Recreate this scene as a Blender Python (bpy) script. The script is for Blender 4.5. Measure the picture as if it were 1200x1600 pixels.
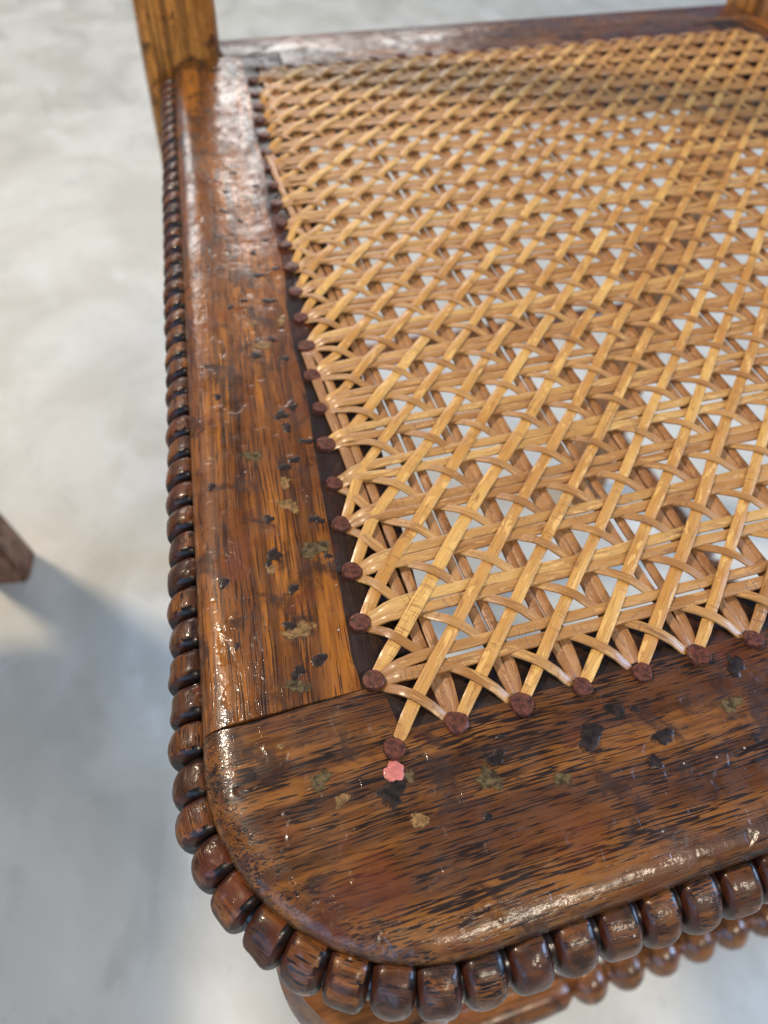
import bpy, bmesh, math, random
from mathutils import Vector, Matrix
random.seed(11)
for o in list(bpy.data.objects): bpy.data.objects.remove(o)
sc = bpy.context.scene
COL = sc.collection
SEAT = 0.43                                    # height of the seat top above the floor

# ------------------------------------------------------------------ camera
cam = bpy.data.cameras.new('camera'); cam_o = bpy.data.objects.new('camera', cam); COL.objects.link(cam_o)
right = Vector((0.954148, -0.297158, 0.036028)); down = Vector((-0.205347, -0.73737, -0.64352)); fwd = Vector((0.217793, 0.606616, -0.764581))
m = Matrix.Identity(4)
for r in range(3):
    m[r][0] = right[r]; m[r][1] = -down[r]; m[r][2] = -fwd[r]
m[0][3], m[1][3], m[2][3] = -0.02441, -0.05636, 0.14075 + SEAT
cam_o.matrix_world = m
cam.sensor_fit = 'VERTICAL'; cam.sensor_height = 24; cam.lens = 24 * 1202 / 1600
cam.clip_start = 0.005; cam.clip_end = 60
cam.dof.use_dof = True; cam.dof.focus_distance = 0.152; cam.dof.aperture_fstop = 11
sc.camera = cam_o
# ------------------------------------------------------------------ world and lamps
w = bpy.data.worlds.new('World'); sc.world = w; w.use_nodes = True
w.node_tree.nodes['Background'].inputs[0].default_value = (0.33, 0.58, 1.0, 1)
w.node_tree.nodes['Background'].inputs[1].default_value = 0.24
def lamp(name, loc, aim, size, size_y, power, colour):
    l = bpy.data.lights.new(name, 'AREA'); l.shape = 'RECTANGLE'; l.size = size; l.size_y = size_y
    l.energy = power; l.color = colour
    o = bpy.data.objects.new(name, l); COL.objects.link(o); o.location = loc
    o.rotation_euler = (Vector(aim) - Vector(loc)).to_track_quat('-Z', 'Y').to_euler()
    return o
lamp('window_light_back', (0.05, 3.0, 1.60), (0.05, 0.0, 0.5), 2.3, 0.5, 29, (1.0, 0.97, 0.92))
lamp('window_light_side', (2.6, -0.4, 1.5), (0.1, 0.0, 0.4), 1.5, 1.0, 105, (0.40, 0.62, 1.0))
lamp('ceiling_light', (0.5, -1.4, 2.15), (0.1, 0.0, 0.4), 0.9, 0.35, 32, (1.0, 0.85, 0.66))
lamp('fill_light_front', (-2.2, -1.9, 1.3), (-0.1, 0.2, 0.1), 3.2, 1.8, 48, (0.36, 0.62, 1.0))  # added blue fill for the front-left floor, no known window
lamp('spot_light_back', (-1.15, 1.12, 2.35), (-0.15, 0.4, 0.1), 0.18, 0.18, 55, (1.0, 0.85, 0.66))
sc.view_settings.view_transform = 'Standard'; sc.view_settings.look = 'None'
sc.view_settings.exposure = 0.0; sc.view_settings.gamma = 1.0; sc.view_settings.use_curve_mapping = False
sc.render.engine = 'CYCLES'

# ------------------------------------------------------------------ node helpers and materials
def new_mat(name):
    mt = bpy.data.materials.new(name); mt.use_nodes = True
    nt = mt.node_tree; return mt, nt, nt.nodes['Principled BSDF']
class G:
    def __init__(s, nt): s.nt = nt
    def n(s, typ, **kw):
        nd = s.nt.nodes.new(typ)
        for k, v in kw.items():
            if k in nd.inputs.keys() if isinstance(k, str) else False: s.put(nd.inputs[k], v)
            else: setattr(nd, k, v)
        return nd
    def put(s, sock, v):
        if isinstance(v, bpy.types.NodeSocket): s.nt.links.new(v, sock)
        else: sock.default_value = v
    def noise(s, vec, scale, detail=2.0, rough=0.5, dist=0.0):
        nd = s.nt.nodes.new('ShaderNodeTexNoise'); s.put(nd.inputs['Vector'], vec)
        nd.inputs['Scale'].default_value = scale; nd.inputs['Detail'].default_value = detail
        nd.inputs['Roughness'].default_value = rough; nd.inputs['Distortion'].default_value = dist
        return nd.outputs['Fac']
    def map(s, vec, scale=(1, 1, 1), rot=(0, 0, 0), loc=(0, 0, 0)):
        nd = s.nt.nodes.new('ShaderNodeMapping'); s.put(nd.inputs['Vector'], vec)
        nd.inputs['Scale'].default_value = scale; nd.inputs['Rotation'].default_value = rot
        s.put(nd.inputs['Location'], loc)
        return nd.outputs[0]
    def rng(s, v, a, b, c=0.0, d=1.0, smooth=True):
        nd = s.nt.nodes.new('ShaderNodeMapRange'); nd.interpolation_type = 'SMOOTHSTEP' if smooth else 'LINEAR'
        s.put(nd.inputs[0], v)
        for i, x in enumerate((a, b, c, d)): s.put(nd.inputs[1 + i], x)
        return nd.outputs[0]
    def mix(s, fac, a, b, mode='MIX'):
        nd = s.nt.nodes.new('ShaderNodeMix'); nd.data_type = 'RGBA'; nd.blend_type = mode
        s.put(nd.inputs[0], fac); s.put(nd.inputs[6], a); s.put(nd.inputs[7], b)
        return nd.outputs[2]
    def math(s, op, a, b=0.0):
        nd = s.nt.nodes.new('ShaderNodeMath'); nd.operation = op; s.put(nd.inputs[0], a); s.put(nd.inputs[1], b)
        return nd.outputs[0]
    def bump(s, h, strength, dist, nrm=None):
        nd = s.nt.nodes.new('ShaderNodeBump'); s.put(nd.inputs['Height'], h)
        nd.inputs['Strength'].default_value = strength; nd.inputs['Distance'].default_value = dist
        if nrm: s.put(nd.inputs['Normal'], nrm)
        return nd.outputs[0]
def c4(r, g, b): return (r, g, b, 1.0)
def wood(name, rot=(0, 0, 0), light=(0.27, 0.092, 0.018), mid=(0.135, 0.044, 0.011), dark=(0.038, 0.014, 0.006),
         pore=1.0, coat=0.75, rough=0.34, peel=1.0, rand=False, patch=1.0, plim=.56, plen=190):
    """varnished old oak; grain runs along the mapped X axis (metres)"""
    mt, nt, bs = new_mat(name); g = G(nt)
    tc = nt.nodes.new('ShaderNodeTexCoord'); v0 = tc.outputs['Object']
    if rand:
        oi = nt.nodes.new('ShaderNodeObjectInfo')
        cb = nt.nodes.new('ShaderNodeCombineXYZ'); r10 = g.math('MULTIPLY', oi.outputs['Random'], 3.7)
        for i in range(3): nt.links.new(r10, cb.inputs[i])
        v0 = g.map(v0, loc=cb.outputs[0])
    v = g.map(v0, rot=rot)
    warp = nt.nodes.new('ShaderNodeTexNoise'); g.put(warp.inputs['Vector'], g.map(v, scale=(9, 30, 30))); warp.inputs['Scale'].default_value = 1
    off = nt.nodes.new('ShaderNodeVectorMath'); off.operation = 'MULTIPLY_ADD'
    nt.links.new(warp.outputs['Color'], off.inputs[0]); off.inputs[1].default_value = (0.0, 0.007, 0.007); nt.links.new(v, off.inputs[2])
    vw = off.outputs[0]
    big = g.noise(g.map(vw, scale=(14, 85, 85)), 1, 3, .55)
    fib = g.noise(g.map(vw, scale=(55, 900, 900)), 1, 3, .6)
    band = g.noise(g.map(vw, scale=(10, 330, 330)), 1, 2, .5)
    col = g.mix(g.rng(big, .36, .62), c4(*mid), c4(*light))
    col = g.mix(g.math('MULTIPLY', g.rng(band, .46, .64), .75), col, c4(*dark))
    col = g.mix(g.math('MULTIPLY', g.rng(fib, .42, .62), .6), col, c4(*[x * .75 for x in mid]))
    # open pores of the oak: short dark dashes along the grain, gathered in bands
    pn = g.noise(g.map(vw, scale=(plen, 3000, 3000)), 1, 1.5, .5, .25)
    pw = g.noise(g.map(vw, scale=(22, 150, 150), loc=(3, 1, 2)), 1, 2, .5)
    pm = g.rng(g.math('ADD', pn, g.math('MULTIPLY', g.math('SUBTRACT', pw, .5), .45)), plim, plim + .075)
    pm = g.math('MULTIPLY', pm, pore)
    col = g.mix(pm, col, c4(.011, .006, .004))
    # wear and grime: uneven old polish, darker patches with soft edges
    gr = g.noise(v, 95, 4, .65, .6)
    gm = g.math('MULTIPLY', g.rng(gr, .52, .66), .8 * patch)
    col = g.mix(gm, col, c4(.030, .013, .007))
    rd = g.noise(g.map(v, loc=(5, 5, 5)), 55, 3, .6)
    col = g.mix(g.math('MULTIPLY', g.rng(rd, .54, .70), .5 * patch), col, c4(.125, .028, .008))
    # tiny pale specks of dust stuck in the varnish
    vo = nt.nodes.new('ShaderNodeTexVoronoi'); g.put(vo.inputs['Vector'], v); vo.inputs['Scale'].default_value = 260
    ds = g.rng(vo.outputs['Distance'], .045, .075, 1.0, 0.0)
    dsel = g.rng(g.noise(v, 120, 1), .60, .62)
    dm = g.math('MULTIPLY', ds, dsel); col = g.mix(g.math('MULTIPLY', dm, .7), col, c4(.5, .47, .4))
    nt.links.new(col, bs.inputs['Base Color'])
    rn = g.noise(v, 170, 3, .6)
    nt.links.new(g.rng(rn, .3, .7, rough - .1, rough + .18), bs.inputs['Roughness'])
    wn = g.noise(g.map(v, loc=(2, 8, 6)), 75, 4, .7)
    nt.links.new(g.rng(wn, .38, .60, coat * .25, coat * 1.1), bs.inputs['Coat Weight'])
    nt.links.new(g.rng(rn, .35, .7, .05, .2), bs.inputs['Coat Roughness'])
    bs.inputs['Specular IOR Level'].default_value = 0.25
    h = g.math('MULTIPLY', pm, -0.18)
    h = g.math('ADD', h, g.math('MULTIPLY', fib, .5))
    h = g.math('ADD', h, g.math('MULTIPLY', g.noise(v, 420, 2, .6), .55 * peel))
    h = g.math('ADD', h, g.math('MULTIPLY', g.noise(v, 150, 2, .5), 1.3 * peel))
    dn = g.noise(g.map(v, loc=(9, 2, 4)), 210, 2, .4)
    pit = g.rng(dn, .60, .70)
    h = g.math('ADD', h, g.math('MULTIPLY', pit, -1.6 * peel))
    bm = g.bump(h, 0.4, 0.00026)
    nt.links.new(bm, bs.inputs['Normal'])
    h2 = g.math('ADD', g.math('MULTIPLY', g.noise(v, 125, 2, .5), 4.2 * peel), g.math('MULTIPLY', pm, -.2))
    h2 = g.math('ADD', h2, g.math('MULTIPLY', g.noise(v, 420, 2, .6), .5 * peel))
    h2 = g.math('ADD', h2, g.math('MULTIPLY', pit, -1.8 * peel))
    crk = g.noise(g.map(v, loc=(4, 4, 1)), 1100, 2, .6)
    h2 = g.math('ADD', h2, g.math('MULTIPLY', g.math('MULTIPLY', crk, g.rng(gr, .40, .62)), 1.5 * peel))
    sn = g.noise(g.map(v, scale=(1, .14, 1), rot=(0, 0, .7), loc=(1, 7, 3)), 700, 1, .5)
    h2 = g.math('ADD', h2, g.math('MULTIPLY', g.rng(sn, .70, .74), -1.0))
    nt.links.new(g.bump(h2, 0.35, 0.00022), bs.inputs['Coat Normal'])
    return mt
LEAN = math.atan(0.1141)
MAT = {}
MAT['oak_front'] = wood('oak_front_rail', pore=.95, light=(.212, .078, .014), mid=(.090, .030, .008), plim=.515, plen=150)
MAT['oak_left'] = wood('oak_side_rail', rot=(0, 0, math.radians(90) + LEAN), light=(.335, .112, .013), mid=(.150, .045, .008), pore=.78, plen=80, plim=.535)
MAT['oak_right'] = wood('oak_side_rail_other', rot=(0, 0, math.radians(90) - LEAN), light=(.335, .112, .013), mid=(.150, .045, .008), pore=.78, plen=80, plim=.535)
MAT['oak_back'] = wood('oak_back_rail', light=(.22, .095, .032), mid=(.125, .054, .022), pore=.6, rough=.4)
MAT['oak_up'] = wood('oak_upright', rot=(0, math.radians(90), 0), light=(.58, .225, .040), mid=(.34, .120, .020), pore=.6, coat=.45)
MAT['oak_bead'] = wood('oak_bead', light=(.22, .074, .013), mid=(.060, .019, .006), pore=1.0, patch=1.2, rand=True, peel=1.0, coat=.5, rough=.42)
MAT['oak_turned'] = wood('oak_turned', light=(.28, .105, .028), mid=(.17, .060, .016), pore=.35, peel=.4)
MAT['oak_dark'] = wood('oak_dark_stain', light=(.040, .020, .011), mid=(.024, .012, .008), dark=(.010, .006, .004), pore=.6, coat=.5, rough=.4)
MAT['oak_dark_side'] = wood('oak_dark_stain_side', rot=(0, 0, math.radians(90) + LEAN), light=(.040, .020, .011), mid=(.024, .012, .008), dark=(.010, .006, .004), pore=.6, coat=.5, rough=.4)
MAT['wax_and_shade'] = wood('black_wax_and_shade', light=(.012, .008, .006), mid=(.008, .005, .004), dark=(.004, .003, .003), pore=0, coat=.5, rough=.35)
MAT['other_oak'] = wood('brown_oak_of_other_chair', rot=(0, math.radians(90), 0), light=(.36, .175, .098), mid=(.27, .130, .072), pore=.2, coat=.2, rough=.5, peel=.3)

def cane_mat(name, a, b, dk):
    mt, nt, bs = new_mat(name); g = G(nt)
    uv = nt.nodes.new('ShaderNodeUVMap').outputs[0]
    oi = nt.nodes.new('ShaderNodeObjectInfo'); rnd = oi.outputs['Random']
    cb = nt.nodes.new('ShaderNodeCombineXYZ'); rr = g.math('MULTIPLY', rnd, 97.0)
    for i in range(3): nt.links.new(rr, cb.inputs[i])
    u = g.map(uv, loc=cb.outputs[0])                       # u in cm along the strand, v 0..1 across
    lng = g.noise(g.map(u, scale=(.35, .25, 1)), 1, 3, .6)
    col = g.mix(g.rng(lng, .35, .65), c4(*b), c4(*a))
    col = g.mix(g.math('MULTIPLY', g.rng(rnd, .45, 1.0), .8), col, c4(*b))
    fib = g.noise(g.map(u, scale=(1.6, 13, 1)), 1, 3, .6)
    col = g.mix(g.math('MULTIPLY', g.rng(fib, .48, .68), .55), col, c4(*dk))
    # flaked skin: paler raw patches with crisp edges
    pk = g.noise(g.map(u, scale=(1.5, 2.2, 1)), 1, 4, .62, .4)
    pmask = g.rng(pk, .585, .60)
    col = g.mix(g.math('MULTIPLY', pmask, .65), col, c4(min(1, a[0] * 1.22), a[1] * 1.28, a[2] * 1.45))
    dkn = g.noise(g.map(u, scale=(.8, 1.2, 1), loc=(7, 3, 0)), 1, 4, .65, .5)
    col = g.mix(g.math('MULTIPLY', g.rng(dkn, .60, .70), .75), col, c4(*dk))
    # fine cross checks
    ck = g.noise(g.map(u, scale=(26, .7, 1)), 1, 1, .5)
    cks = g.math('MULTIPLY', g.rng(ck, .60, .68), g.rng(g.noise(g.map(u, scale=(.9, .3, 1), loc=(2, 9, 0)), 1, 1), .5, .62))
    col = g.mix(g.math('MULTIPLY', cks, .6), col, c4(*dk))
    nt.links.new(col, bs.inputs['Base Color'])
    nt.links.new(g.rng(lng, .3, .7, .30, .52), bs.inputs['Roughness'])
    bs.inputs['Specular IOR Level'].default_value = .5
    bs.inputs['Coat Weight'].default_value = .25; bs.inputs['Coat Roughness'].default_value = .2
    h = g.math('ADD', g.math('MULTIPLY', fib, .8), g.math('ADD', g.math('MULTIPLY', pmask, -.45), g.math('MULTIPLY', cks, -.6)))
    nt.links.new(g.bump(h, .6, .00022), bs.inputs['Normal'])
    return mt
MAT['cane_top'] = cane_mat('cane_golden', (.62, .345, .085), (.45, .205, .042), (.21, .080, .018))
MAT['cane_tan'] = cane_mat('cane_tan', (.46, .235, .064), (.32, .140, .036), (.16, .066, .022))  # browner tone: shading of the rows and under diagonals put into the colour
MAT['cane_row'] = cane_mat('cane_straw', (.55, .315, .092), (.41, .205, .055), (.19, .080, .024))
MAT['cane_low'] = cane_mat('cane_brown', (.43, .215, .080), (.31, .138, .047), (.15, .058, .020))  # lowest pairs: the shadow they lie in is painted as brown
def simple(name, colr, rough, coat=0, scale=600, var=.35, bump=.0002):
    mt, nt, bs = new_mat(name); g = G(nt)
    tc = nt.nodes.new('ShaderNodeTexCoord').outputs['Object']
    f = g.noise(tc, scale, 3, .6)
    nt.links.new(g.mix(g.rng(f, .35, .65), c4(*[x * (1 - var) for x in colr]), c4(*[min(1, x * (1 + var)) for x in colr])), bs.inputs['Base Color'])
    bs.inputs['Specular IOR Level'].default_value = .3
    bs.inputs['Roughness'].default_value = rough; bs.inputs['Coat Weight'].default_value = coat; bs.inputs['Coat Roughness'].default_value = .1
    nt.links.new(g.bump(f, .6, bump), bs.inputs['Normal'])
    return mt
def film(name, colr, rough, coat, scale, var, wt=.42):
    mt = simple(name, colr, rough, coat, scale, var); nt = mt.node_tree; g = G(nt)
    at = nt.nodes.new('ShaderNodeAttribute'); at.attribute_name = 'rim'
    tc = nt.nodes.new('ShaderNodeTexCoord').outputs['Object']
    f = g.noise(tc, 620, 4, .7, .8)
    a = g.rng(g.math('ADD', g.math('SUBTRACT', f, g.math('MULTIPLY', at.outputs['Fac'], wt)), .0), .16, .30)
    nt.links.new(g.math('MULTIPLY', a, .92), nt.nodes['Principled BSDF'].inputs['Alpha'])
    return mt
MAT['peg'] = simple('peg_wood', (.085, .024, .012), .5, .12, 900, .5, .0004)
MAT['drip_d'] = film('dark_drip', (.020, .012, .009), .38, .22, 700, .5, .33)
MAT['drip_o'] = film('olive_drip', (.085, .058, .025), .3, .3, 700, .6)
MAT['drip_t'] = film('tan_glue', (.21, .115, .040), .28, .7, 700, .4)
MAT['pink'] = simple('pink_paint', (.50, .15, .12), .42, .2, 900, .15, .0004)

# ------------------------------------------------------------------ mesh helpers (millimetres in, metres out)
CH = Vector((0.16875, 0.165, 0.0))
def P3(x, y, z): return (x / 1000 - CH.x, y / 1000 - CH.y, z / 1000 + SEAT)
def link(name, me, mat, parent=None, smooth=True, extra=()):
    o = bpy.data.objects.new(name, me); COL.objects.link(o)
    me.materials.append(MAT[mat])
    for e in extra: me.materials.append(MAT[e])
    if smooth:
        for p in me.polygons: p.use_smooth = True
    if parent: o.parent = parent
    return o
def sharp(me, deg=40):
    me.update(); 
    try: me.set_sharp_from_angle(angle=math.radians(deg))
    except Exception: pass
def mesh(name, vs, fs):
    me = bpy.data.meshes.new(name); me.from_pydata(vs, [], fs); me.update(); return me
def loft(rings, closed_ring=True, caps=True):
    """rings: list of lists of points with equal length -> verts, faces"""
    n = len(rings[0]); vs = [p for r in rings for p in r]; fs = []
    for a in range(len(rings) - 1):
        for i in range(n if closed_ring else n - 1):
            j = (i + 1) % n
            fs.append((a * n + i, a * n + j, (a + 1) * n + j, (a + 1) * n + i))
    if caps and closed_ring:
        fs.append(tuple(reversed(range(n)))); fs.append(tuple((len(rings) - 1) * n + i for i in range(n)))
    return vs, fs
def fix_normals(me):
    bm = bmesh.new(); bm.from_mesh(me); bmesh.ops.recalc_face_normals(bm, faces=bm.faces); bm.to_mesh(me); bm.free()
def lathe(prof, cx, cy, seg=40, twist=None):
    rings = []
    for (r, z) in prof:
        ring = []
        for k in range(seg):
            a = 2 * math.pi * k / seg
            rr = r + (twist(a, z) if twist else 0)
            ring.append(P3(cx + rr * math.cos(a), cy + rr * math.sin(a), z))
        rings.append(ring)
    return loft(rings)
def lathe_axis(prof, a, b, seg=28):
    """turned bar from a to b (mm); prof = (radius, distance along in mm)"""
    A = Vector(a); d = (Vector(b) - A).normalized(); u = d.cross(Vector((0, 0, 1))).normalized(); v = u.cross(d)
    rings = []
    for r, s in prof:
        c = A + d * s
        rings.append([P3(*(c + u * r * math.cos(2 * math.pi * k / seg) + v * r * math.sin(2 * math.pi * k / seg))) for k in range(seg)])
    return loft(rings)
def box_bevel(x0, x1, y0, y1, z0, z1, bev=1.5, seg=3, local=False):
    bm = bmesh.new()
    bmesh.ops.create_cube(bm, size=1)
    for vtx in bm.verts:
        x = x0 + (vtx.co.x + .5) * (x1 - x0); y = y0 + (vtx.co.y + .5) * (y1 - y0); z = z0 + (vtx.co.z + .5) * (z1 - z0)
        vtx.co = (x / 1000, y / 1000, z / 1000) if local else P3(x, y, z)
    bmesh.ops.bevel(bm, geom=list(bm.edges), offset=bev / 1000, segments=seg, affect='EDGES', profile=.5)
    me = bpy.data.meshes.new('box'); bm.to_mesh(me); bm.free(); return me

# ------------------------------------------------------------------ floor
def floor():
    s = 7.0
    me = mesh('floor', [(-s, -s, 0), (s, -s, 0), (s, s, 0), (-s, s, 0)], [(0, 1, 2, 3)])
    mt, nt, bs = new_mat('polished_concrete'); g = G(nt)
    v = nt.nodes.new('ShaderNodeTexCoord').outputs['Object']
    n1 = g.noise(v, 5.5, 4, .6, .8); n2 = g.noise(g.map(v, loc=(4, 4, 0), scale=(1, .55, 1), rot=(0, 0, .5)), 17, 5, .62, .5); n3 = g.noise(v, 60, 3, .6)
    col = g.mix(g.rng(n1, .34, .66), c4(.43, .405, .338), c4(.53, .508, .443))
    col = g.mix(g.math('MULTIPLY', g.rng(n2, .54, .72), .4), col, c4(.65, .64, .60))
    col = g.mix(g.math('MULTIPLY', g.rng(n2, .47, .30), .55), col, c4(.36, .345, .29))
    col = g.mix(g.math('MULTIPLY', g.rng(n3, .60, .74), .35), col, c4(.33, .32, .28))
    nt.links.new(col, bs.inputs['Base Color'])
    nt.links.new(g.rng(n2, .3, .7, .38, .6), bs.inputs['Roughness'])
    nt.links.new(g.bump(n3, .2, .001), bs.inputs['Normal'])
    MAT['floor'] = mt
    o = link('floor', me, 'floor', smooth=False); o['kind'] = 'structure'
floor()

# ------------------------------------------------------------------ the caned chair
chair = bpy.data.objects.new('chair', None); COL.objects.link(chair); chair.location = CH
chair['label'] = 'dark oak chair with woven cane seat and beaded seat edge'; chair['category'] = 'chair'
XC = 168.75; PI_ = 13.5; NX = 25; NY = 24; YB = PI_ * NY
def peg_x(y): return -0.8 + 0.1141 * y
def edge_x(y): return -36.4 + 0.1141 * y
YF = -38.2; JY = 12.2; YE = 340.0; OPEN = 13.5
# outer edge path of the seat frame: left back -> corner -> front -> corner -> right back
def half_path():
    d1 = Vector((-math.sin(LEAN), -math.cos(LEAN)))       # travelling forwards along the left side
    d2 = Vector((1, 0)); K = Vector((edge_x(YF), YF))
    R = 40.5; ang = math.acos(d1.dot(d2)); t = R * math.tan(ang / 2)
    A = K - d1 * t; nrm = Vector((-d1.y, d1.x)); C = A + nrm * R
    pts = []
    y = YE
    while y > A.y + 6: pts.append(Vector((edge_x(y), y))); y -= 12
    n = 26
    a0 = math.atan2((A - C).y, (A - C).x)
    for k in range(n + 1):
        a = a0 + ang * k / n
        pts.append(C + R * Vector((math.cos(a), math.sin(a))))
    x = pts[-1].x + 10
    while x < XC - 5: pts.append(Vector((x, YF))); x += 12
    pts.append(Vector((XC, YF)))
    return pts
hp = half_path()
PATH = hp + [Vector((2 * XC - p.x, p.y)) for p in reversed(hp[:-1])]
# put exact points on the joint lines
def insert_joint(path):
    out = [path[0]]
    for a, b in zip(path, path[1:]):
        if (a.y - JY) * (b.y - JY) < 0:
            f = (JY - a.y) / (b.y - a.y); out.append(a.lerp(b, f))
        out.append(b)
    return out
PATH = insert_joint(PATH)
def outward(path, i):
    a = path[max(0, i - 1)]; b = path[min(len(path) - 1, i + 1)]; d = (b - a).normalized()
    return Vector((d.y, -d.x))
EDGE_PROF = [(-8.5, 0.0), (-7, -.05), (-5.5, -.22), (-4.0, -.6), (-2.7, -1.15), (-1.6, -1.9), (-.8, -2.8), (-.35, -3.8), (-.3, -4.8), (-1.3, -5.4)]
ZB = -42.0
jl = min(range(len(PATH) // 2), key=lambda i: abs(PATH[i].y - JY)); jr = len(PATH) - 1 - jl
# --- front rail
def front_rail():
    idx = list(range(jl, jr + 1)); bm = bmesh.new()
    prof = EDGE_PROF + [(-1.5, ZB + 2), (-3.5, ZB), (-22, ZB)]
    rings = []
    for i in idx:
        p = PATH[i]; o = outward(PATH, i)
        rings.append([bm.verts.new(P3(p.x + o.x * u, p.y + o.y * u, z)) for u, z in prof])
    for a, b in zip(rings, rings[1:]):
        for k in range(len(prof) - 1): bm.faces.new((a[k], a[k + 1], b[k + 1], b[k]))
    # top: outer field and the dark inner strip
    xl, xr = PATH[jl].x, PATH[jr].x
    inner = [r[0] for r in rings]
    ys = 1.6                                                   # strip begins just in front of the peg line
    s = [bm.verts.new(P3(x, y, 0)) for x, y in ((2 * XC - 1.5, JY), (2 * XC - 2.4, ys), (2.4, ys), (1.5, JY))]
    f = bm.faces.new(inner[::1] + [s[0], s[1], s[2], s[3]]); f.material_index = 0
    f2 = bm.faces.new((s[3], s[2], s[1], s[0])); f2.material_index = 1
    # inner face, end faces and underside
    bi = [bm.verts.new(P3(x, JY, ZB)) for x in (2 * XC - 1.5, 1.5)]
    bm.faces.new((s[0], bi[0], bi[1], s[3]))
    bl = [r[-1] for r in rings]
    bm.faces.new(bl + [bi[0], bi[1]])
    bm.faces.new(rings[0] + [bi[1], s[3]]); bm.faces.new(rings[-1] + [bi[0], s[0]])
    bmesh.ops.recalc_face_normals(bm, faces=bm.faces)
    me = bpy.data.meshes.new('front_rail'); bm.to_mesh(me); bm.free()
    o = link('front_rail', me, 'oak_front', chair, extra=('oak_dark',)); sharp(me, 35)
    return o
FR = front_rail()
# --- side rails
def side_rail(mirror):
    prof = [(u, z) for u, z in EDGE_PROF]
    rings = []; y = JY - .01; ysl = [JY - 0.0] + [20 + 20 * k for k in range(16)] + [YE]
    ysl = [y_ for y_ in ysl if y_ <= YE]
    for y in ysl:
        w = 35.6
        wob = .6 * math.sin(y * .21) + .5 * math.sin(y * .083 + 1)
        pts = [(edge_x(y) + OPEN + w, -30), (edge_x(y) + OPEN + w, -.4), (edge_x(y) + OPEN + w - .4, -.25), (peg_x(y) - 3.2 + wob, -.25), (peg_x(y) - 3.6 + wob, 0)]
        pts += [(edge_x(y) - u, z) for u, z in prof]
        pts += [(edge_x(y) + 1.5, ZB + 2), (edge_x(y) + 3, ZB), (edge_x(y) + OPEN + w - 6, ZB)]
        rings.append([P3(2 * XC - x if mirror else x, y + .05, z) for x, z in pts])
    vs, fs = loft(rings)
    me = mesh('side_rail', vs, fs); fix_normals(me)
    o = link('side_rail', me, 'oak_right' if mirror else 'oak_left', chair, extra=('oak_dark_side',)); sharp(me, 35)
    n = len(rings[0])
    for k, p in enumerate(me.polygons):
        if k < (len(rings) - 1) * n and (k % n) in (0, 1, 2, 3): p.material_index = 1
    return o
SL = side_rail(False); SR = side_rail(True)
# --- back rail
def back_rail():
    x0 = edge_x(YE) + OPEN + 34.8
    pts = [(x0 - 3.2, 312), (x0 + .2, YE), (25.4, YE + .3), (25.4, 362)]
    pts = [(edge_x(312) + OPEN + 35.8, 312), (edge_x(YE) + OPEN + 35.8, YE + .3), (25.4, YE + .3), (25.4, 362.5)]
    poly = pts + [(2 * XC - (18.4 if x == 25.4 else x), y) for x, y in reversed(pts)]
    bm = bmesh.new()
    vt = [bm.verts.new(P3(x, y, 0)) for x, y in poly]; f = bm.faces.new(vt)
    r = bmesh.ops.extrude_face_region(bm, geom=[f])
    for e in r['geom']:
        if isinstance(e, bmesh.types.BMVert): e.co.z -= .030
    bmesh.ops.recalc_face_normals(bm, faces=bm.faces)
    ed = [e for e in bm.edges if all(v.co.z > SEAT - .001 for v in e.verts)]
    bmesh.ops.bevel(bm, geom=ed, offset=.0012, segments=3, affect='EDGES', profile=.5)
    me = bpy.data.meshes.new('back_rail'); bm.to_mesh(me); bm.free()
    o = link('back_rail', me, 'oak_back', chair); sharp(me, 35); return o
BR = back_rail()
# --- carved bead moulding: a dark core with a bead on every pitch
def bead_mesh(seed):
    rnd = random.Random(seed); rings = []; p1, p2, p3 = [rnd.uniform(0, 6.28) for _ in range(3)]
    na, ns = 22, 16
    a0, a1 = math.radians(118), math.radians(-112)
    for i in range(na):
        t = i / (na - 1); a = a0 + (a1 - a0) * t
        ring = []
        for k in range(ns + 1):
            s = math.sin(math.pi / 2 * (-1 + 2 * k / ns))
            bul = (1 - abs(s) ** 4.4) ** .5
            endf = min(1, math.sin(math.pi * min(max(t, .0), 1)) * 1.6 + .35)
            R = 3.4 + 3.3 * bul * endf + .16 * math.sin(3 * s + p1) + .14 * math.sin(7 * t + p2) + .10 * math.sin(11 * t + 4 * s + p3)
            hw = 3.85
            ring.append((s * hw / 1000, -(0.1 + R * math.cos(a)) / 1000, (-10.9 + R * math.sin(a)) / 1000))
        rings.append(ring)
    vs, fs = loft(rings, closed_ring=False)
    # close the back so each bead is a solid lobe
    n = ns + 1
    fs.append(tuple(range(n)));  fs.append(tuple(reversed([(na - 1) * n + k for k in range(n)])))
    fs.append(tuple([i * n for i in range(na)][::-1])); fs.append(tuple([i * n + ns for i in range(na)]))
    me = mesh('bead', vs, fs); fix_normals(me)
    for p in me.polygons: p.use_smooth = len(p.vertices) == 4
    me.materials.append(MAT['oak_bead']); me.materials.append(MAT['wax_and_shade'])
    for k in range((na - 1) * ns):                       # old black wax in the grooves; shading painted on the bead sides with it
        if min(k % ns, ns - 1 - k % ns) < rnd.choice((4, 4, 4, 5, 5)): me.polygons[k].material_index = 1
    return me
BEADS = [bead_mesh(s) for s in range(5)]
def offset_path(path, u):
    return [p + outward(path, i) * u for i, p in enumerate(path)]
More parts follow.
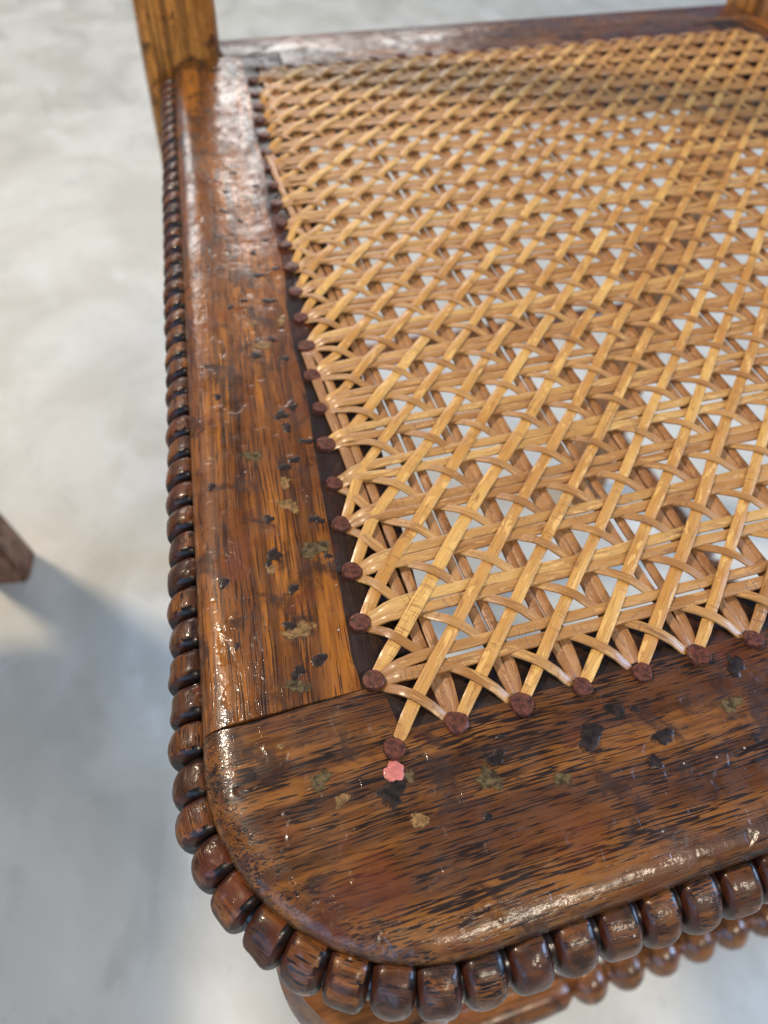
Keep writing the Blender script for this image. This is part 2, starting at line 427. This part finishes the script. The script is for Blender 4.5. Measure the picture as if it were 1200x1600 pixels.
def moulding():
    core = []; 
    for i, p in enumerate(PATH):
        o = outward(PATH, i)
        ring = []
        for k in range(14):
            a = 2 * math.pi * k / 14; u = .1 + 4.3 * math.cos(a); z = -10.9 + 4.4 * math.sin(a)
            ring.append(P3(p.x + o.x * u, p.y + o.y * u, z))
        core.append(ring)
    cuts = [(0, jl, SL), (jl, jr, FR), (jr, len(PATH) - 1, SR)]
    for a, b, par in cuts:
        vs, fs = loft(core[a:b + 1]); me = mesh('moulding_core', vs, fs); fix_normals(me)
        link('moulding_core', me, 'wax_and_shade', par)
    op = offset_path(PATH, 4.5)
    L = [0]
    for a, b in zip(op, op[1:]): L.append(L[-1] + (b - a).length)
    n = int(round((L[-1] - 6) / 8.25)); pitch = (L[-1] - 6) / n
    seg = 0
    for k in range(n):
        s = 3 + pitch * (k + .5) + random.uniform(-.25, .25)
        while L[seg + 1] < s: seg += 1
        f = (s - L[seg]) / (L[seg + 1] - L[seg])
        oo = (outward(PATH, seg).lerp(outward(PATH, seg + 1), f)).normalized()
        q = op[seg].lerp(op[seg + 1], f) - oo * 4.5
        par = FR if q.y < JY + 1 else (SL if q.x < XC else SR)
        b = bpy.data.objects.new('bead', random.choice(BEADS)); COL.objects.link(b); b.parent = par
        b.location = P3(q.x, q.y, random.uniform(-.15, .15))
        b.rotation_euler = (random.uniform(-.03, .03), random.uniform(-.03, .03), math.atan2(oo.x, -oo.y))
        b.scale = (pitch / 8.0 * random.uniform(.97, 1.0), 1, random.uniform(.97, 1.03))
moulding()

# --- back posts running down into the rear legs
def post(mirror):
    me_pts = []
    prof = [(-430, 352, 384), (-430 + 1.5, 350, 386), (-60, 341.5, 372), (10, 341, 371), (120, 342, 371), (460, 388, 412)]
    rings = []
    for z, y0, y1 in prof:
        x0, x1 = -10.0, (18.0 if mirror else 25.0)
        c = 2.0; r = [(x0 + c, y0), (x1 - c, y0), (x1, y0 + c), (x1, y1 - c), (x1 - c, y1), (x0 + c, y1), (x0, y1 - c), (x0, y0 + c)]
        rings.append([P3(2 * XC - x if mirror else x, y, z) for x, y in r])
    vs, fs = loft(rings); me = mesh('back_post', vs, fs); fix_normals(me)
    o = link('back_post', me, 'oak_up', chair); sharp(me, 30); return o
post(False); post(True)
me = box_bevel(25.2, 2 * XC - 25.2, 380, 402, 380, 440, 3); link('crest_rail', me, 'oak_back', chair); sharp(me, 30)
# --- turned front legs with spiral reeding
def front_leg(mirror):
    cx, cy = (-8.5, -21.5); cx = 2 * XC - cx if mirror else cx
    pr = [(12, ZB + .3), (19.5, ZB - .2), (21.3, -46), (22.2, -51), (22.3, -56), (21, -62), (17.5, -66.5), (15.5, -69), (17.0, -72), (19, -76)]
    z = -80
    while z > -370: pr.append((18.6, z)); z -= 3.5
    pr += [(17, -374), (14, -378), (17.5, -384), (18.5, -392), (16, -402), (12.5, -412), (14.5, -422), (14.5, -429.3), (13, -430)]
    def tw(a, z):
        if -372 < z < -76: return 1.7 * abs(math.cos(4 * (a + (z / 58.0) * (1 if not mirror else -1)))) - 1
        return 0
    vs, fs = lathe(pr, cx, cy, 64, tw); me = mesh('front_leg', vs, fs); fix_normals(me)
    link('front_leg', me, 'oak_turned', chair); sharp(me, 50)
front_leg(False); front_leg(True)
# --- bobbin-turned stretchers
def stretcher(a, b, r, bob, n_bob, pitch):
    L = (Vector(b) - Vector(a)).length; c = L / 2; s0 = c - pitch * n_bob / 2; s1 = L - s0
    pr = [(r * .8, 0), (r, 4), (r * 1.05, s0 - 14), (r * .95, s0 - 5), (r * .62, s0 - .6)]
    for k in range(n_bob):
        for t in (.04, .12, .22, .34, .5, .66, .78, .88, .96):
            pr.append((bob * (math.sin(math.pi * t) ** .44), s0 + pitch * (k + t)))
    pr += [(r * .62, s1 + .6), (r * .95, s1 + 5), (r * 1.05, s1 + 14), (r, L - 4), (r * .8, L)]
    vs, fs = lathe_axis(pr, a, b); me = mesh('stretcher', vs, fs); fix_normals(me)
    link('stretcher', me, 'oak_turned', chair); sharp(me, 60)
stretcher((9, -25.5, -298), (2 * XC - 9, -25.5, -298), 9.0, 11.3, 7, 20.4)
stretcher((24, 358, -205), (2 * XC - 24, 358, -205), 8.5, 9.5, 0, 18)
for mx in (False, True):
    X = lambda x: 2 * XC - x if mx else x
    stretcher((X(-7), -4, -330), (X(6), 347, -330), 8.5, 10.0, 5, 20)

# ------------------------------------------------------------------ pegs
def peg_mesh(seed):
    rnd = random.Random(seed); n = 14; rings = []
    rad = [2.45 * (1 + rnd.uniform(-.09, .07)) for _ in range(n)]
    for z, f in ((-4, .82), (-.2, 1.0), (.7, 1.03), (1.0, .95), (1.04, .6)):
        rings.append([(rad[k] * f * math.cos(2 * math.pi * k / n) / 1000, rad[k] * f * math.sin(2 * math.pi * k / n) / 1000,
                       (z + rnd.uniform(-.1, .1)) / 1000) for k in range(n)])
    vs, fs = loft(rings); me = mesh('peg', vs, fs); fix_normals(me)
    for p in me.polygons: p.use_smooth = True
    sharp(me, 45); me.materials.append(MAT['peg']); return me
PEGM = [peg_mesh(s) for s in range(6)]
PEGS = []
def add_peg(x, y):
    PEGS.append(Vector((x, y)))
    o = bpy.data.objects.new('peg', random.choice(PEGM)); COL.objects.link(o); o.parent = chair
    o.location = P3(x + random.uniform(-.3, .3), y + random.uniform(-.3, .3) - .2, random.uniform(-.3, .35))
    o.rotation_euler = (random.uniform(-.12, .12), random.uniform(-.12, .12), random.uniform(0, 6.28))
    s = random.uniform(.84, 1.02); o.scale = (s, s, 1)
for i in range(NX + 1): add_peg(i * PI_, 0 if i else -1.2)
for j in range(1, NY):
    add_peg(peg_x(j * PI_) - .6, j * PI_); add_peg(2 * XC - peg_x(j * PI_) + .6, j * PI_)
for i in range(NX + 1):
    if peg_x(YB) - 2 < i * PI_ < 2 * XC - peg_x(YB) + 2: add_peg(i * PI_, YB)
def near_peg(p): return min(PEGS, key=lambda q: (q - p).length)

# ------------------------------------------------------------------ woven cane: every strand its own piece
def clip(p, d):
    """line p + t d against the peg outline -> t0, t1"""
    t0, t1 = -1e9, 1e9
    k = 0.1141
    planes = [(Vector((0, 1)), 0.0), (Vector((0, -1)), -YB), (Vector((1, -k)), -0.8), (Vector((-1, -k)), -(2 * XC + .8))]
    for n, c in planes:
        den = n.dot(d); num = c - n.dot(p)
        if abs(den) < 1e-9:
            if num > 1e-6: return None
            continue
        t = num / den
        if den > 0: t0 = max(t0, t)
        else: t1 = min(t1, t)
    return (t0, t1) if t1 - t0 > 4 else None
def smooth(x): x = min(1, max(0, x)); return x * x * (3 - 2 * x)
def strand(p, d, off, width, thick, zf, mat, step):
    width *= random.uniform(.88, 1.06)
    c = clip(p, d)
    if not c: return
    t0, t1 = c; A = p + d * t0; B = p + d * t1; L = t1 - t0
    if L < 12: return
    perp = Vector((-d.y, d.x)); PA = near_peg(A); PB = near_peg(B)
    n = max(8, int(L / step)); rnd = random.random
    ph = rnd() * 6.28; fr = random.uniform(.02, .05); amp = random.uniform(.10, .34); jit = random.uniform(-.35, .35)
    ss = [L * k / n for k in range(n + 1)]
    extra = [1.2, 2.4, 3.8, 5.5, 8.0]
    ss = sorted(set([round(s, 3) for s in ss if 9 < s < L - 9] + extra + [0.0] + [round(L - e, 3) for e in extra] + [round(L, 3)]))
    pts = []
    for s in ss:
        q = A + d * s; o = off + jit + amp * math.sin(s * fr * 2 + ph)
        wa = smooth(1 - s / 12); wb = smooth(1 - (L - s) / 12)
        q2 = q + perp * o * (1 - .62 * max(wa, wb)) + (PA + d * .2 - A) * wa + (PB - d * .2 - B) * wb
        z = zf(q2)
        za = smooth(1 - (s - .4) / 6.0); zb = smooth(1 - (L - s - .4) / 6.0); ze = max(za, zb)
        z = z * (1 - ze) + (-.6) * ze + random.uniform(-.04, .04)
        pts.append(Vector((q2.x, q2.y, z)))
    rings = []; us = []
    for i, q in enumerate(pts):
        tg = (pts[min(i + 1, len(pts) - 1)] - pts[max(i - 1, 0)]).normalized()
        sd = Vector((-tg.y, tg.x, 0)).normalized(); up = tg.cross(sd); up = up if up.z > 0 else -up
        w2 = width / 2 * (1 - .12 * smooth(1 - ss[i] / 8) + random.uniform(-.015, .015))
        sec = [(-w2, -thick * .25), (-w2 * .94, thick * .22), (-w2 * .5, thick * .44), (0, thick * .5), (w2 * .5, thick * .44), (w2 * .94, thick * .22), (w2, -thick * .25), (w2 * .8, -thick * .5), (-w2 * .8, -thick * .5)]
        rings.append([P3(*(q + sd * a + up * b)) for a, b in sec])
    vs, fs = loft(rings); me = mesh('cane_strand', vs, fs)
    uvl = me.uv_layers.new(name='UVMap'); ns = 9; sv = [0, .1, .3, .5, .7, .9, 1, .8, .2]
    buf = []
    for lp in me.loops:
        vi = lp.vertex_index; buf += [ss[vi // ns] / 10, sv[vi % ns]]
    uvl.data.foreach_set('uv', buf)
    fix_normals(me)
    o = link('cane_strand', me, mat, chair); sharp(me, 55)
    return o
def cosu(q): return .5 + .5 * math.cos(2 * math.pi * q.x / PI_)
def inner(q): return smooth(min(q.y, YB - q.y, q.x - peg_x(q.y), 2 * XC - peg_x(q.y) - q.x) / 15)
def zc(q):
    f = inner(q); return f * (2.28 + .6 * cosu(q)) + (1 - f) * 1.3
def zd(q):
    f = inner(q); return 1.15 + (.8 + 1.15 * f) * (1 - cosu(q)) ** 1.3
def zv(q): return .42 + .10 * math.cos(2 * math.pi * q.y / PI_)
def zh(q): return 1.95 + .12 * math.cos(2 * math.pi * q.x / PI_)
s2 = math.sqrt(.5)
for i in range(1, NX):
    for o in (-1.37, 1.37): strand(Vector((i * PI_, 0)), Vector((0, 1)), o, 2.6, .85, zv, 'cane_low', 6.75)
for j in range(1, NY):
    for o in (-1.5, 1.5): strand(Vector((XC, j * PI_)), Vector((1, 0)), o, 2.75, .85, zh, 'cane_row' if (j < 7 and random.random() < .75) or random.random() < .22 else 'cane_tan', 6.75)  # rows further back mostly browner, their shading painted in
for k in range(-NY + 1, NX):
    strand(Vector((k * PI_, 0)), Vector((s2, s2)), 0, 2.95, .8, zc, 'cane_top' if random.random() < .8 else 'cane_tan', 2.1)
for k in range(1, NX + NY):
    strand(Vector((k * PI_, 0)), Vector((-s2, s2)), 0, 2.25, .7, zd, 'cane_tan', 2.1)

# ------------------------------------------------------------------ drips of varnish and glue, and a fleck of pink paint
DR = [(-15.0, -3.4, 1.33, 'o'), (-11.9, -7.9, 1.04, 't'), (-3.0, -9.4, 1.77, 'd'), (1.2, -7.3, 0.82, 'o'), (0.3, -15.3, 1.14, 't'), (18.0, -8.7, 1.33, 'd'), (15.3, -12.0, 1.55, 'o'), (20.6, -5.0, 0.54, 'd'), (28.6, -15.9, 1.24, 'o'), (37.4, -9.7, 1.87, 'd'), (44.9, -6.1, 1.55, 'd'), (48.7, -7.2, 0.73, 'd'), (46.8, -17.8, 1.26, 'd'), (51.0, -14.0, 1.46, 'd'), (73.8, -4.4, 1.75, 'd'), (68.1, -11.7, 1.46, 'o'), (68.5, -19.3, 0.82, 'd'), (12.3, -18.4, 0.63, 'd'), (-20.3, 5.2, 0.51, 't'), (-11.5, 82.2, 1.77, 'o'), (-5.6, 63.3, 1.55, 't'), (-0.5, 94.9, 1.33, 'd'), (3.1, 97.1, 1.04, 'd'), (-0.3, 89.8, 1.14, 'd'), (-3.9, 76.0, 1.14, 'd'), (-1.0, 77.9, 1.04, 'd'), (-11.2, 60.5, 1.02, 'd'), (-3.2, 49.0, 2.18, 'o'), (-0.5, 57.4, 1.17, 'd'), (-12.2, 49.7, 1.36, 'd'), (-13.5, 46.3, 0.82, 't'), (-10.1, 39.6, 0.92, 'd'), (-5.1, 70.7, 1.14, 't'), (3.3, 83.4, 1.14, 'd'), (-10.9, 28.9, 1.68, 't'), (-13.0, 30.6, 1.04, 'd'), (-14.5, 16.5, 1.36, 'o'), (-13.8, 19.5, 1.14, 'd'), (-9.1, 20.9, 1.36, 'd'), (2.4, 41.8, 1.33, 'd'), (-0.5, 46.4, 0.73, 'd'), (-13.8, 47.9, 0.73, 'd'), (0.4, 125.0, 1.55, 't'), (-2.2, 121.1, 1.12, 'd'), (3.7, 127.2, 1.02, 'd'), (-0.8, 148.1, 0.95, 'd'), (7.2, 173.8, 1.04, 'd'), (6.6, 160.5, 1.24, 'd'), (-5.2, 145.8, 0.85, 'd'), (2.5, 202.4, 1.02, 'd'), (10.7, 229.2, 1.12, 'd'), (5.3, 215.7, 1.04, 'd'), (6.8, 194.7, 0.92, 'd'), (6.7, 146.1, 1.24, 'd'), (12.3, 162.8, 1.02, 'd'), (12.8, 180.5, 1.02, 'd'), (8.4, 135.6, 1.14, 't'), (-0.2, 136.2, 0.95, 't'), (5.4, 117.7, 0.95, 'd'), (12.9, 209.1, 1.14, 't'), (16.9, 217.7, 1.02, 'd'), (-15.6, 106.3, 1.02, 'd'), (-22.5, 74.4, 0.82, 'd'), (-24.3, 45.4, 0.92, 'd'), (-24.5, 28.8, 0.54, 'd'), (-1.3, -5.6, 1.95, 'p')]
def blob(x, y, r, kind):
    n = 22; rnd = random.Random(int(x * 31 + y * 17)); ph = [rnd.uniform(0, 6.28) for _ in range(4)]
    am = [rnd.uniform(.1, .34), rnd.uniform(.08, .24), rnd.uniform(.04, .16), rnd.uniform(.03, .10)]
    st = rnd.uniform(.9, 1.35); ra = rnd.uniform(0, 3.14)
    if kind == 'd': am = [a * k for a, k in zip(am, (.95, .9, .8, .5))]
    if kind == 'p': am = [.06, .08, .07, .07]; st = 1.05
    rs = r * {'p': 1, 'd': 1.3, 'o': 1.5, 't': 1.5}[kind]
    def rad(a): return rs * (1 + am[0] * math.sin(2 * a + ph[0]) + am[1] * math.sin(3 * a + ph[1]) + am[2] * math.sin(5 * a + ph[2]) + am[3] * math.sin(8 * a + ph[3]))
    hgt = {'d': .20, 'o': .12, 't': .10, 'p': .3}[kind]
    rings = []
    for f, z in ((1.06, -.3), (1.0, .03), (.93, .28), (.8, .6), (.6, .85 if kind != 'o' else .5), (.25, .95 if kind != 'o' else .42)):
        ring = []
        for k in range(n):
            a = 2 * math.pi * k / n; R = rad(a) * f
            lx, ly = R * math.cos(a) * st, R * math.sin(a)
            ring.append((x + lx * math.cos(ra) - ly * math.sin(ra), y + lx * math.sin(ra) + ly * math.cos(ra), hgt * z + (rnd.uniform(-.02, .02) if z > .1 else 0)))
        rings.append([P3(*q) for q in ring])
    vs, fs = loft(rings); me = mesh('drip', vs, fs); fix_normals(me)
    at = me.attributes.new('rim', 'FLOAT', 'POINT')
    rim = [1.0, .95, .85, .65, .4, .0]; at.data.foreach_set('value', [rim[i // n] for i in range(len(vs))])
    par = FR if y < JY else SL
    nm = {'d': 'varnish_drip', 'o': 'varnish_drip', 't': 'glue_spot', 'p': 'paint_fleck'}[kind]
    o = link(nm, me, {'d': 'drip_d', 'o': 'drip_o', 't': 'drip_t', 'p': 'pink'}[kind], par)
    if kind == 'p': o['label'] = 'small pink fleck of paint below the corner peg'
for d in DR: blob(*d)

# ------------------------------------------------------------------ the chair standing beside it: only a rear foot shows
def other_chair():
    th = math.radians(-11)
    root = bpy.data.objects.new('chair', None); COL.objects.link(root)
    root.location = (-0.2015, 0.4225, 0); root.rotation_euler = (0, 0, th)
    root['label'] = 'plain brown chair beside the caned one, a square splayed leg on the floor'; root['category'] = 'chair'
    def leg(x, y, lean, h, name, s=17):
        rings = []
        for z, f in ((0, .94), (2, 1), (h, 1.05)):
            dx = -lean * z
            rings.append([((x + dx + sx * s * f) / 1000, (y + sy * s * f) / 1000, z / 1000) for sx, sy in ((-1, -1), (1, -1), (1, 1), (-1, 1))])
        vs, fs = loft(rings); me = mesh(name, vs, fs); fix_normals(me)
        bm = bmesh.new(); bm.from_mesh(me); bmesh.ops.bevel(bm, geom=list(bm.edges), offset=.0025, segments=2, affect='EDGES'); bm.to_mesh(me); bm.free()
        o = link(name, me, 'other_oak', root); sharp(me, 30)
    W = 360; D = 370
    leg(0, 0, .195, 425, 'leg'); leg(0, -W, .195, 425, 'leg'); leg(-D, 0, 0, 425, 'leg'); leg(-D, -W, 0, 425, 'leg')
    for nm, a in (('side_rail', (-D + 15, -98, -12, 12, 365, 410)), ('side_rail', (-D + 15, -98, -W - 12, -W + 12, 365, 410)),
                  ('front_rail', (-D - 12, -D + 12, -W + 15, -15, 365, 410)), ('back_rail', (-92, -68, -W + 15, -15, 365, 410)),
                  ('seat', (-D - 25, -60, -W - 18, 18, 425.5, 445))):
        me = box_bevel(*a, bev=2.5, local=True); link(nm, me, 'other_oak', root); sharp(me, 30)
other_chair()
